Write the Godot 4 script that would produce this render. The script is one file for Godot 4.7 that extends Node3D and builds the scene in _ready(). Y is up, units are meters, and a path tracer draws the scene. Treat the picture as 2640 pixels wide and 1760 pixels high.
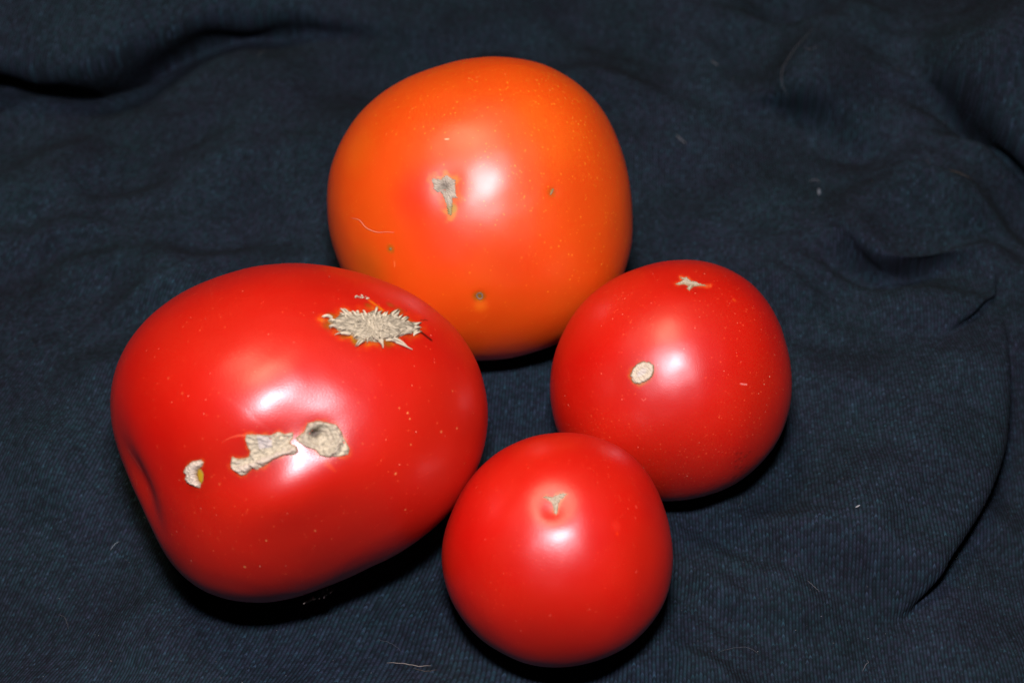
extends Node3D
# Four home-grown tomatoes on a dark navy knit cloth, taken with a flash. Lengths below are millimetres; MM turns them into metres.

const MM := 0.001
const CAM := Vector3(0.0, 408.01, 303.83)
const PITCH := 52.0

var rng := RandomNumberGenerator.new()
var lumps := FastNoiseLite.new()
var fine := FastNoiseLite.new()
var folds := []
var ridges := []
var rests := []
var scar_mat: StandardMaterial3D
var pores: NoiseTexture2D


# ------------------------------------------------------------------ small helpers
func pl(a: Array) -> PackedVector2Array:
	var p := PackedVector2Array()
	for i in range(0, a.size(), 2):
		p.append(Vector2(a[i], a[i + 1]))
	return p


func smooth_line(p: PackedVector2Array, n: int) -> PackedVector2Array:
	var c := Curve2D.new()
	for i in p.size():
		var a: Vector2 = p[maxi(i - 1, 0)]
		var b: Vector2 = p[mini(i + 1, p.size() - 1)]
		var t := (b - a) / 6.0
		c.add_point(p[i], -t, t)
	c.bake_interval = 0.5
	var r := PackedVector2Array()
	var l := c.get_baked_length()
	for i in n + 1:
		r.append(c.sample_baked(l * i / n))
	return r


func edge_distance(p: PackedVector2Array, q: Vector2) -> float:
	# distance to the outline, positive inside
	var best := 1e9
	var n := p.size()
	for i in n:
		var s := Geometry2D.get_closest_point_to_segment(q, p[i], p[(i + 1) % n])
		best = minf(best, q.distance_squared_to(s))
	return sqrt(best) * (1.0 if Geometry2D.is_point_in_polygon(q, p) else -1.0)


func tag(o: Node3D, label: String, category := "", group := "", kind := "") -> void:
	if label:
		o.set_meta("label", label)
	if category:
		o.set_meta("category", category)
	if group:
		o.set_meta("group", group)
	if kind:
		o.set_meta("kind", kind)


func put(called: String, st: SurfaceTool, m: Material, parent: Node3D = self) -> MeshInstance3D:
	var o := MeshInstance3D.new()
	o.name = called
	o.mesh = st.commit()
	o.material_override = m
	parent.add_child(o, true)
	return o


func start() -> SurfaceTool:
	var st := SurfaceTool.new()
	st.begin(Mesh.PRIMITIVE_TRIANGLES)
	return st


# ------------------------------------------------------------------ tomato shape
# A tomato is a star-shaped body round its middle, in its own axes (z is the side turned up and to the front).
func reach(t: Dictionary, d: Vector3) -> float:
	var f := atan2(d.y, d.x)
	var co: Array = t.co
	var rs: float = co[0]
	for k in range(1, 6):
		rs += co[2 * k - 1] * cos(k * f) + co[2 * k] * sin(k * f)
	var st := Vector2(d.x, d.y).length()
	var rz: float = t.rc
	var r := 1.0 / sqrt((st / rs) * (st / rs) + (d.z / rz) * (d.z / rz))
	for e in t.dents:
		var dd: Vector3 = e.at
		var c := d.dot(dd)
		if c < 0.2:
			continue
		var along: float = d.dot(e.long) / e.rl
		var across: float = d.dot(e.wide) / e.rw
		var q := along * along + across * across
		r -= e.deep * exp(-pow(q, e.get("p", 1.0)))
	var q := d * (float(t.rc) * 4.6)
	r += 0.17 * lumps.get_noise_3d(q.x + 40.0, q.y, q.z) + 0.008 * fine.get_noise_3d(q.x * 1.5, q.y * 1.5, q.z * 1.5)
	return r


func dent(at: Vector3, towards: Vector3, rl: float, rw: float, deep: float, p := 1.0) -> Dictionary:
	var a := at.normalized()
	var l := (towards - a * a.dot(towards)).normalized()
	return {"at": a, "long": l, "wide": a.cross(l), "rl": rl, "rw": rw, "deep": deep, "p": p}


func on_skin(t: Dictionary, x: float, y: float) -> Vector3:
	var z: float = t.rc * sqrt(maxf(0.02, 1.0 - (x * x + y * y) / (t.co[0] * t.co[0])))
	for i in 10:
		var r := reach(t, Vector3(x, y, z).normalized())
		z = lerpf(z, sqrt(maxf(r * r - x * x - y * y, 0.05)), 0.8)
	return Vector3(x, y, z)


func outward(t: Dictionary, x: float, y: float) -> Vector3:
	var e := 0.25
	var a := on_skin(t, x + e, y) - on_skin(t, x - e, y)
	var b := on_skin(t, x, y + e) - on_skin(t, x, y - e)
	return a.cross(b).normalized()


func to_dir(a: float, b: float) -> Vector3:
	return Vector3(-cos(a), sin(a) * sin(b), sin(a) * cos(b))


func skin_mesh(t: Dictionary, tone: Callable) -> ArrayMesh:
	var na := 200
	var nb := 400
	var v := PackedVector3Array()
	var n := PackedVector3Array()
	var uv := PackedVector2Array()
	var col := PackedColorArray()
	var idx := PackedInt32Array()
	for i in na + 1:
		var a := clampf(PI * i / na, 0.0005, PI - 0.0005)
		for j in nb + 1:
			var b := -PI + TAU * j / nb
			var d := to_dir(a, b)
			v.append(d * reach(t, d))
			uv.append(Vector2(float(j) / nb, float(i) / na))
			col.append(tone.call(d))
	for i in na + 1:
		for j in nb + 1:
			var jl := (j - 1) if j > 0 else nb - 1
			var jr := (j + 1) if j < nb else 1
			var du := v[i * (nb + 1) + jr] - v[i * (nb + 1) + jl]
			var dv := v[mini(i + 1, na) * (nb + 1) + j] - v[maxi(i - 1, 0) * (nb + 1) + j]
			var q := dv.cross(du)
			if i == 0 or i == na or q.length() < 1e-9:
				q = v[i * (nb + 1) + j]
			q = q.normalized()
			if q.dot(v[i * (nb + 1) + j]) < 0.0:
				q = -q
			n.append(q)
	for i in na:
		for j in nb:
			var p := i * (nb + 1) + j
			var open := false
			if v[p].z > 0.0:
				for cut in t.get("cuts", []):
					if edge_distance(cut, Vector2(v[p].x, v[p].y)) > 0.75 and edge_distance(cut, Vector2(v[p + nb + 2].x, v[p + nb + 2].y)) > 0.75 and edge_distance(cut, Vector2(v[p + 1].x, v[p + 1].y)) > 0.75:
						open = true
			if open:
				continue
			idx.append_array(PackedInt32Array([p, p + 1, p + nb + 1, p + 1, p + nb + 2, p + nb + 1]))
	for i in v.size():
		v[i] = v[i] * MM
	var arr := []
	arr.resize(Mesh.ARRAY_MAX)
	arr[Mesh.ARRAY_VERTEX] = v
	arr[Mesh.ARRAY_NORMAL] = n
	arr[Mesh.ARRAY_TEX_UV] = uv
	arr[Mesh.ARRAY_COLOR] = col
	arr[Mesh.ARRAY_INDEX] = idx
	var m := ArrayMesh.new()
	m.add_surface_from_arrays(Mesh.PRIMITIVE_TRIANGLES, arr)
	return m


# ------------------------------------------------------------------ skin pigment (marks that grow in the skin)
var tex_w := 0
var tex_h := 0
var tex := PackedByteArray()


func tex_start(w: int, c: Color) -> void:
	tex_w = w
	tex_h = w / 2
	tex = PackedByteArray()
	tex.resize(3 * w * w / 2)
	var im := Image.create(w, w / 2, false, Image.FORMAT_RGB8)
	im.fill(c)
	tex = im.get_data()


func blend(x: int, y: int, c: Color, k: float) -> void:
	var o := 3 * (y * tex_w + posmod(x, tex_w))
	tex[o] = int(lerpf(tex[o], c.r * 255.0, k))
	tex[o + 1] = int(lerpf(tex[o + 1], c.g * 255.0, k))
	tex[o + 2] = int(lerpf(tex[o + 2], c.b * 255.0, k))


func spot(t: Dictionary, d: Vector3, radius: float, c: Color, k: float, soft := 1.0) -> void:
	var r: float = radius / t.rc
	var a := acos(clampf(-d.x, -1.0, 1.0))
	var b := atan2(d.y, d.z)
	var sa := maxf(sin(a), 0.05)
	var px := (b + PI) / TAU * tex_w
	var py := a / PI * tex_h
	var ry: float = r / PI * tex_h
	var rx: float = r / sa / TAU * tex_w
	for y in range(maxi(0, int(py - ry)), mini(tex_h, int(py + ry) + 2)):
		for x in range(int(px - rx), int(px + rx) + 2):
			var q := Vector2((x + 0.5 - px) / rx, (y + 0.5 - py) / ry).length()
			if q < 1.0:
				blend(x, y, c, k * (1.0 - smoothstep(1.0 - soft, 1.0, q)))


func spot_at(t: Dictionary, x: float, y: float, radius: float, c: Color, k: float, soft := 1.0) -> void:
	spot(t, on_skin(t, x, y).normalized(), radius, c, k, soft)


func halo(t: Dictionary, p: PackedVector2Array, wide: float, inner: Color, outer: Color, k: float) -> void:
	# the discoloured rim of skin round a scar
	var box := Rect2(p[0], Vector2.ZERO)
	for q in p:
		box = box.expand(q)
	var mid := on_skin(t, box.get_center().x, box.get_center().y).normalized()
	var half: float = (box.size.length() * 0.5 + wide) / t.rc * 1.5
	var a := acos(clampf(-mid.x, -1.0, 1.0))
	var b := atan2(mid.y, mid.z)
	var sa := maxf(sin(a), 0.1)
	for y in range(maxi(0, int((a - half) / PI * tex_h)), mini(tex_h, int((a + half) / PI * tex_h))):
		for x in range(int((b - half / sa + PI) / TAU * tex_w), int((b + half / sa + PI) / TAU * tex_w)):
			var d := to_dir((y + 0.5) / tex_h * PI, (x + 0.5) / tex_w * TAU - PI)
			if d.z < 0.05:
				continue
			d *= reach(t, d)
			var q := Vector2(d.x, d.y)
			if not box.grow(wide * 1.2).has_point(q):
				continue
			var e := -edge_distance(p, q) + lumps.get_noise_2d(q.x * 26.0, q.y * 26.0) * wide * 0.4
			if e < wide:
				var g := clampf(e / wide, 0.0, 1.0)
				blend(x, y, inner.lerp(outer, smoothstep(0.0, 0.6, g)), k * (1.0 - smoothstep(0.0, 1.0, g)) * clampf(0.65 + 0.9 * lumps.get_noise_2d(q.x * 14.0 + 31.0, q.y * 14.0), 0.4, 1.0))


func speckle(t: Dictionary, count: int, c: Color, rmin: float, rmax: float, k: float, where: Callable) -> void:
	for i in count:
		var d := Vector3(rng.randfn(), rng.randfn(), rng.randfn()).normalized()
		if d.z > -0.25 and rng.randf() < where.call(d):
			spot(t, d, rng.randf_range(rmin, rmax), c, k * rng.randf_range(0.3, 1.0), 0.8)


func skin_material(gloss: float) -> StandardMaterial3D:
	var m := StandardMaterial3D.new()
	m.albedo_texture = ImageTexture.create_from_image(Image.create_from_data(tex_w, tex_h, false, Image.FORMAT_RGB8, tex))
	m.vertex_color_use_as_albedo = true
	m.roughness = gloss
	m.metallic_specular = 0.62
	m.subsurf_scatter_enabled = true
	m.subsurf_scatter_strength = 0.7
	m.heightmap_enabled = true
	m.heightmap_texture = pores
	m.heightmap_scale = 0.0028
	return m


# ------------------------------------------------------------------ scars
func patch(called: String, t: Dictionary, p: PackedVector2Array, cell: float, high: Callable, tone: Callable, parent: Node3D) -> MeshInstance3D:
	# a scab of cork on the skin: its own relief inside the outline, dipping under the skin at its edge
	var box := Rect2(p[0], Vector2.ZERO)
	for q in p:
		box = box.expand(q)
	box = box.grow(cell * 2.0)
	var nx := int(box.size.x / cell) + 1
	var ny := int(box.size.y / cell) + 1
	var st := start()
	st.set_smooth_group(0)
	var inside := []
	var mid := box.get_center()
	for j in ny + 1:
		for i in nx + 1:
			var q := box.position + Vector2(i, j) * cell
			var e := edge_distance(p, q) + fine.get_noise_2d(q.x * 90.0, q.y * 90.0) * cell * 0.9
			var h: float = high.call(q, e) if e > 0.0 else maxf(-0.4, e * 1.5)
			h = minf(h, maxf(e, 0.0) * 2.2 + 0.02) if e > 0.0 else h
			inside.append(e > -cell * 1.6)
			var s := on_skin(t, q.x, q.y)
			var c: Color = tone.call(q, e, h)
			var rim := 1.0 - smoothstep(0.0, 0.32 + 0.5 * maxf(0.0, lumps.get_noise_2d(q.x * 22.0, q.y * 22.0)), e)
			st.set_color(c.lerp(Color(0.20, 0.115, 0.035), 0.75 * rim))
			st.add_vertex((s + s.normalized() * h) * MM)
	for j in ny:
		for i in nx:
			var a := j * (nx + 1) + i
			if inside[a] and inside[a + 1] and inside[a + nx + 1] and inside[a + nx + 2]:
				for k in [a, a + nx + 1, a + 1, a + 1, a + nx + 1, a + nx + 2]:
					st.add_index(k)
	st.generate_normals()
	return put(called, st, scar_mat, parent)


func blade(st: SurfaceTool, t: Dictionary, a: Vector2, b: Vector2, wide: float, h0: float, h1: float, arch: float, c: Color) -> void:
	# one curled sliver of dry cork
	var n := 5
	var side := (b - a).orthogonal().normalized()
	var bow := rng.randf_range(-0.12, 0.12) * (b - a).length()
	var ring := []
	for i in n + 1:
		var f := float(i) / n
		var q := a.lerp(b, f) + side * bow * sin(f * PI)
		var w := wide * (1.0 - 0.9 * pow(f, 1.6))
		var h := lerpf(h0, h1, f) + arch * sin(f * PI)
		var three := []
		for k in 3:
			var qq := q + side * w * (k - 1)
			var s := on_skin(t, qq.x, qq.y)
			three.append((s + s.normalized() * (h + (0.32 * wide / 0.3 if k == 1 else 0.0))) * MM)
		ring.append(three)
	for i in n:
		for k in 2:
			st.set_color(c * rng.randf_range(0.88, 1.05))
			for v in [ring[i][k], ring[i + 1][k], ring[i][k + 1], ring[i][k + 1], ring[i + 1][k], ring[i + 1][k + 1]]:
				st.add_vertex(v)
		st.set_color(c * 0.9)
		for v in [ring[i][2], ring[i + 1][2], ring[i][0], ring[i][0], ring[i + 1][2], ring[i + 1][0]]:
			st.add_vertex(v)


# ------------------------------------------------------------------ cloth
func near_line(p: PackedVector2Array, q: Vector2) -> Vector3:
	# (signed distance, share of the way along, bearing of the line)
	var best := 1e9
	var at := 0
	var foot := Vector2.ZERO
	for i in p.size() - 1:
		var s := Geometry2D.get_closest_point_to_segment(q, p[i], p[i + 1])
		var e := q.distance_squared_to(s)
		if e < best:
			best = e
			at = i
			foot = s
	var d := (p[at + 1] - p[at]).normalized()
	var n := Vector2(d.y, -d.x)
	var share := (at + (foot - p[at]).length() / maxf((p[at + 1] - p[at]).length(), 1e-6)) / (p.size() - 1)
	return Vector3(sqrt(best) * (1.0 if n.dot(q - foot) >= 0.0 else -1.0), share, n.angle())


func fold(pts: Array, side: float, tall: float, wide: float, hang: float, run: float, f0: float, f1: float, dip := 0.0, climb := 0.0) -> void:
	# the lip runs along a line; it is kept as its offset from the straight line between its ends
	var p := smooth_line(pl(pts), 40)
	var a := p[0]
	var chord := p[p.size() - 1] - a
	var n := Vector2(chord.y, -chord.x).normalized()
	var off := PackedFloat32Array()
	off.resize(33)
	for k in 33:
		var want := chord.length() * k / 32.0
		var best := 1e9
		for q in p:
			var e := absf((q - a).dot(chord.normalized()) - want)
			if e < best:
				best = e
				off[k] = (q - a).dot(n)
	for r in 2:
		var o2 := off.duplicate()
		for k in range(1, 32):
			off[k] = (o2[k - 1] + 2.0 * o2[k] + o2[k + 1]) / 4.0
	folds.append({"a": a, "u": chord.normalized(), "len": chord.length(), "n": n, "off": off, "side": side, "tall": tall, "wide": wide, "hang": hang, "run": run, "f0": f0, "f1": f1, "dip": dip, "climb": climb})


func ridge(pts: Array, wide: float, tall: float) -> void:
	var p := smooth_line(pl(pts), 10)
	var box := Rect2(p[0], Vector2.ZERO)
	for q in p:
		box = box.expand(q)
	ridges.append({"p": p, "wide": wide, "tall": tall, "box": box.grow(wide * 2.6)})


func cloth_at(q: Vector2) -> Vector3:
	var calm := 1.0
	var h := 0.0
	var rest := 0.0
	for e in rests:
		var g := exp(-q.distance_squared_to(e.at) / (2.0 * e.r * e.r))
		calm *= 1.0 - g
		rest += e.y * exp(-q.distance_squared_to(e.at) / (2.0 * e.r2 * e.r2))
	h += lumps.get_noise_2d(q.x, q.y) * 9.0 * calm
	h += fine.get_noise_2d(q.x, q.y) * 1.2 * calm + fine.get_noise_2d(q.x * 2.3 + 90.0, q.y * 2.3) * 0.22 * (0.35 + 0.65 * calm)
	# drapery: soft wrinkles that lean one way on the left and the other on the right
	var lean := lerpf(-0.7, 0.6, smoothstep(-60.0, 60.0, q.x))
	var w := Vector2(q.x * 0.45 + q.y * lean * 0.45, q.y * 1.25 - q.x * lean * 0.9)
	h += (7.0 + 3.5 * smoothstep(30.0, 80.0, q.x)) * calm * lumps.get_noise_2d(w.x * 2.2 + 700.0, w.y * 2.2) * smoothstep(-0.5, 0.4, lumps.get_noise_2d(q.x * 0.6 - 300.0, q.y * 0.6))
	for e in ridges:
		if e.box.has_point(q):
			var l := near_line(e.p, q)
			var env := smoothstep(0.0, 0.3, l.y) * (1.0 - smoothstep(0.7, 1.0, l.y))
			h += e.tall * env * exp(-(l.x / e.wide) * (l.x / e.wide))
	var shift := Vector2.ZERO
	for e in folds:
		var rel: Vector2 = q - e.a
		var share: float = rel.dot(e.u) / e.len
		var env := 1.0
		if e.f0 > 0.0:
			env *= smoothstep(0.0, e.f0, share)
		if e.f1 > 0.0:
			env *= 1.0 - smoothstep(1.0 - e.f1, 1.0, share)
		if env <= 0.0:
			continue
		var g := clampf(share, 0.0, 1.0) * 32.0
		var k := mini(int(g), 31)
		var s: float = (rel.dot(e.n) - lerpf(e.off[k], e.off[k + 1], g - k)) * e.side
		var u: float = s / e.wide
		h += (e.tall * smoothstep(-0.9, 0.9, u) + e.climb * maxf(s, 0.0)) * env * exp(-pow(maxf(s - e.wide, 0.0) / e.run, 2.0))
		h -= e.dip * env * exp(-pow((s + e.wide * 0.8) / (24.0 if s < -e.wide * 0.8 else e.wide * 3.0), 2.0))
		var n: Vector2 = e.n * e.side
		shift -= n * e.hang * env * exp(-pow((u - 0.45) / 0.75, 2.0))
	return Vector3(q.x + shift.x, h + rest, q.y + shift.y)


func steps(reach_to: float, cell: float, far: float) -> PackedFloat32Array:
	var half := PackedFloat32Array()
	var x := 0.0
	var c := cell
	while x < far:
		half.append(x)
		if x > reach_to:
			c *= 1.22
		x += c
	var r := PackedFloat32Array()
	for i in range(half.size() - 1, 0, -1):
		r.append(-half[i])
	r.append_array(half)
	return r


func knit_maps() -> Array:
	# stocking stitch: columns of V loops, no two loops quite alike
	var wales := 64
	var courses := 80
	var s := 1024
	var col := PackedByteArray()
	col.resize(s * s * 3)
	var hi := PackedByteArray()
	hi.resize(s * s)
	var tint := []
	for i in wales * courses:
		var k := rng.randf_range(0.55, 1.3)
		if rng.randf() < 0.10:
			k *= rng.randf_range(1.15, 1.75)
		var hue := rng.randf()
		tint.append(Color(k * (0.80 + 0.40 * hue), k * (1.10 - 0.20 * hue), k))
	for y in s:
		var v := float(y) / s * courses
		for x in s:
			var u := float(x) / s * wales
			var w := int(u)
			var f := u - w
			var du := absf(f - 0.5)
			var leg := pow(cos(PI * (f - 0.5)), 1.4) * (0.80 + 0.20 * smoothstep(0.0, 0.2, du))
			var ph := v - du * 1.7
			var c := posmod(int(floor(ph)), courses)
			var yarn := 0.5 + 0.5 * cos(TAU * (ph - floor(ph) - 0.5))
			var h := leg * (0.60 + 0.40 * yarn)
			var k: Color = tint[c * wales + w]
			var b := (0.42 + 0.98 * h)
			var o := y * s + x
			hi[o] = int(clampf(h * 255.0, 0.0, 255.0))
			col[3 * o] = int(clampf(31.5 * sqrt(b * k.r), 0.0, 255.0))
			col[3 * o + 1] = int(clampf(45.0 * sqrt(b * k.g), 0.0, 255.0))
			col[3 * o + 2] = int(clampf(56.0 * sqrt(b * k.b), 0.0, 255.0))
	return [Image.create_from_data(s, s, false, Image.FORMAT_RGB8, col), Image.create_from_data(s, s, false, Image.FORMAT_L8, hi)]


func build_cloth() -> void:
	# the lip of the raised back layer, the layer edge on the right, and the softer folds
	fold([-185, -119, -137.5, -119.5, -120, -119.5, -108, -122, -95, -131, -84, -136, -69, -138, -59.5, -138, -49.9, -135.5, -40.3, -131, -10, -116], 1.0, 25.0, 8.0, 26.0, 240.0, 0.0, 0.6, 9.0, 0.42)
	fold([96.3, -104.4, 103.2, -103.8, 114.9, -103.8, 123.5, -98.5, 131.8, -92, 135.2, -87.5, 150, -74], 1.0, 20.0, 9.0, 17.0, 200.0, 0.6, 0.0, 5.0, 0.38)
	fold([55, -107, 64.4, -103, 76.2, -103, 87.3, -95.8, 93.5, -88, 96, -78], 1.0, 13.0, 9.0, 11.0, 45.0, 0.5, 0.5, 4.0)
	fold([78, -60, 83.3, -51.5, 89.5, -46.8, 98.2, -45, 111.5, -45.6, 117.6, -41, 123, -34], 1.0, 14.0, 9.0, 12.0, 45.0, 0.5, 0.4, 4.0)
	fold([120.4, -40, 120.9, -23.2, 120.7, -14.6, 117.2, -1.9, 114.2, 9.6, 109.9, 22.3, 105.3, 32.3, 98.2, 43.7, 93.5, 51, 89.6, 58.2, 84, 68], -1.0, 9.0, 4.0, 7.5, 34.0, 0.5, 0.14, 3.5)
	fold([123, -39, 120.4, -34.7, 112.9, -25.7, 105.9, -17.5, 101, -9], -1.0, 8.0, 6.0, 7.0, 22.0, 0.3, 0.5, 2.0)
	fold([70, -6, 76.9, -0.9, 81.3, 1.6, 85.6, 4.9, 92.2, 10.6, 95, 24], 1.0, 4.5, 7.0, 3.0, 20.0, 0.45, 0.45, 1.5)
	ridge([-95, -70, -83.2, -74, -78.8, -76.5, -67.4, -79, -49, -80.9, -35, -80], 3.5, 1.6)
	ridge([-92, -64, -87.1, -66.6, -75.8, -69, -62, -72], 3.0, 1.0)
	ridge([-66, 40, -80.5, 55, -88.3, 65.9, -100.3, 75.9, -125, 92], 9.0, 3.5)
	ridge([-75, -80, -85.4, -61.4, -91.7, -44, -99.7, -18.6, -106.1, 6.5, -111.5, 28, -118, 60], 12.0, 3.0)
	ridge([62, 50, 74, 58, 86, 63, 100, 64], 7.0, -6.0)
	ridge([100, 20, 112.6, 33.5, 125, 45], 10.0, -2.0)
	ridge([112, -30, 111, -10, 106, 12, 96, 34, 84, 52], 9.0, 3.5)
	ridge([138, -40, 136, 0, 124, 40, 108, 75], 12.0, -3.0)
	ridge([60, -60, 72, -35, 90, -22, 108, -24], 9.0, 3.0)
	ridge([58, 5, 75, 20, 84, 40, 80, 60], 10.0, 2.5)
	ridge([20, 100, 45, 84, 60, 72, 75, 60], 12.0, 2.0)

	var maps := knit_maps()
	var m := StandardMaterial3D.new()
	m.albedo_texture = ImageTexture.create_from_image(maps[0])
	m.vertex_color_use_as_albedo = true
	m.roughness = 0.95
	m.metallic_specular = 0.25
	m.heightmap_enabled = true
	m.heightmap_texture = ImageTexture.create_from_image(maps[1])
	m.heightmap_scale = 0.022
	var xs := steps(158.0, 1.0, 330.0)
	var zs := steps(150.0, 1.0, 330.0)
	var v := PackedVector3Array()
	var uv := PackedVector2Array()
	var col := PackedColorArray()
	var idx := PackedInt32Array()
	for z in zs:
		for x in xs:
			var q := Vector2(x, z)
			var c := cloth_at(q)
			v.append(c * MM)
			var mx := lerpf(x, c.x, 0.8)
			var mz := lerpf(z, c.z, 0.8)
			var lean := 0.34 * (1.0 - smoothstep(-75.0, 45.0, x))
			uv.append(Vector2((mx + mz * lean + fine.get_noise_2d(x * 0.4, z * 0.4) * 1.6 + fine.get_noise_2d(x * 2.0, z * 2.0) * 0.3) / 49.3, (mz + fine.get_noise_2d(x * 0.5 + 300.0, z * 0.5) * 1.0) / 48.0))
			# wear and fluff of the fabric itself
			var k := 0.84 + 0.20 * lumps.get_noise_2d(x * 1.7 + 500.0, z * 1.7) + 0.12 * fine.get_noise_2d(x * 3.0, z * 3.0 + 70.0)
			var tint := 0.09 * fine.get_noise_2d(x * 0.9 + 900.0, z * 0.9)
			k *= 1.0 + 0.16 * fine.get_noise_2d(x * 12.0, z * 12.0)
			col.append(Color(clampf(k * (0.95 - tint), 0.3, 1.0), clampf(k * (0.95 + tint), 0.3, 1.0), clampf(k * 0.95, 0.3, 1.0)))
	var w := xs.size()
	for j in zs.size() - 1:
		for i in w - 1:
			var p := j * w + i
			idx.append_array(PackedInt32Array([p, p + 1, p + w, p + 1, p + w + 1, p + w]))
	var n := PackedVector3Array()
	for j in zs.size():
		for i in w:
			var du := v[j * w + mini(i + 1, w - 1)] - v[j * w + maxi(i - 1, 0)]
			var dv := v[mini(j + 1, zs.size() - 1) * w + i] - v[maxi(j - 1, 0) * w + i]
			n.append(dv.cross(du).normalized())
	var arr := []
	arr.resize(Mesh.ARRAY_MAX)
	arr[Mesh.ARRAY_VERTEX] = v
	arr[Mesh.ARRAY_NORMAL] = n
	arr[Mesh.ARRAY_TEX_UV] = uv
	arr[Mesh.ARRAY_COLOR] = col
	arr[Mesh.ARRAY_INDEX] = idx
	var am := ArrayMesh.new()
	am.add_surface_from_arrays(Mesh.PRIMITIVE_TRIANGLES, arr)
	var o := MeshInstance3D.new()
	o.name = "cloth"
	o.mesh = am
	o.material_override = m
	add_child(o, true)
	tag(o, "dark navy knitted cloth lying in soft folds under the four tomatoes", "cloth")


# ------------------------------------------------------------------ lint
func strand(called: String, pts: Array, thick: float, c: Color, label: String, group := "") -> void:
	var line := smooth_line(pl(pts), 14)
	var path := PackedVector3Array()
	for i in line.size():
		var s := cloth_at(line[i])
		path.append(s + Vector3(0, thick * 0.9 + 0.25 * absf(sin(i * 0.9)), 0))
	tube(called, path, thick, c, label, group)


func tube(called: String, path: PackedVector3Array, thick: float, c: Color, label: String, group := "") -> void:
	var st := start()
	var n := path.size()
	var ring := []
	for i in n:
		var d := (path[mini(i + 1, n - 1)] - path[maxi(i - 1, 0)]).normalized()
		var a := d.cross(Vector3.UP if absf(d.y) < 0.9 else Vector3.RIGHT).normalized()
		var b := a.cross(d)
		var r := thick * (0.35 + 0.65 * sin(PI * clampf((i + 0.5) / n, 0.0, 1.0)))
		var q := []
		for k in 5:
			q.append((path[i] + (a * cos(TAU * k / 5) + b * sin(TAU * k / 5)) * r - path[0]) * MM)
		ring.append(q)
	st.set_smooth_group(0)
	for i in n - 1:
		for k in 5:
			var l := (k + 1) % 5
			for p in [ring[i][k], ring[i][l], ring[i + 1][k], ring[i][l], ring[i + 1][l], ring[i + 1][k]]:
				st.add_vertex(p)
	for k in range(1, 4):
		for p in [ring[0][0], ring[0][k + 1], ring[0][k], ring[n - 1][0], ring[n - 1][k], ring[n - 1][k + 1]]:
			st.add_vertex(p)
	st.generate_normals()
	var m := StandardMaterial3D.new()
	m.albedo_color = c.linear_to_srgb()
	m.roughness = 0.7
	var o := put(called, st, m)
	o.position = path[0] * MM
	tag(o, label, "lint", group)


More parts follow.
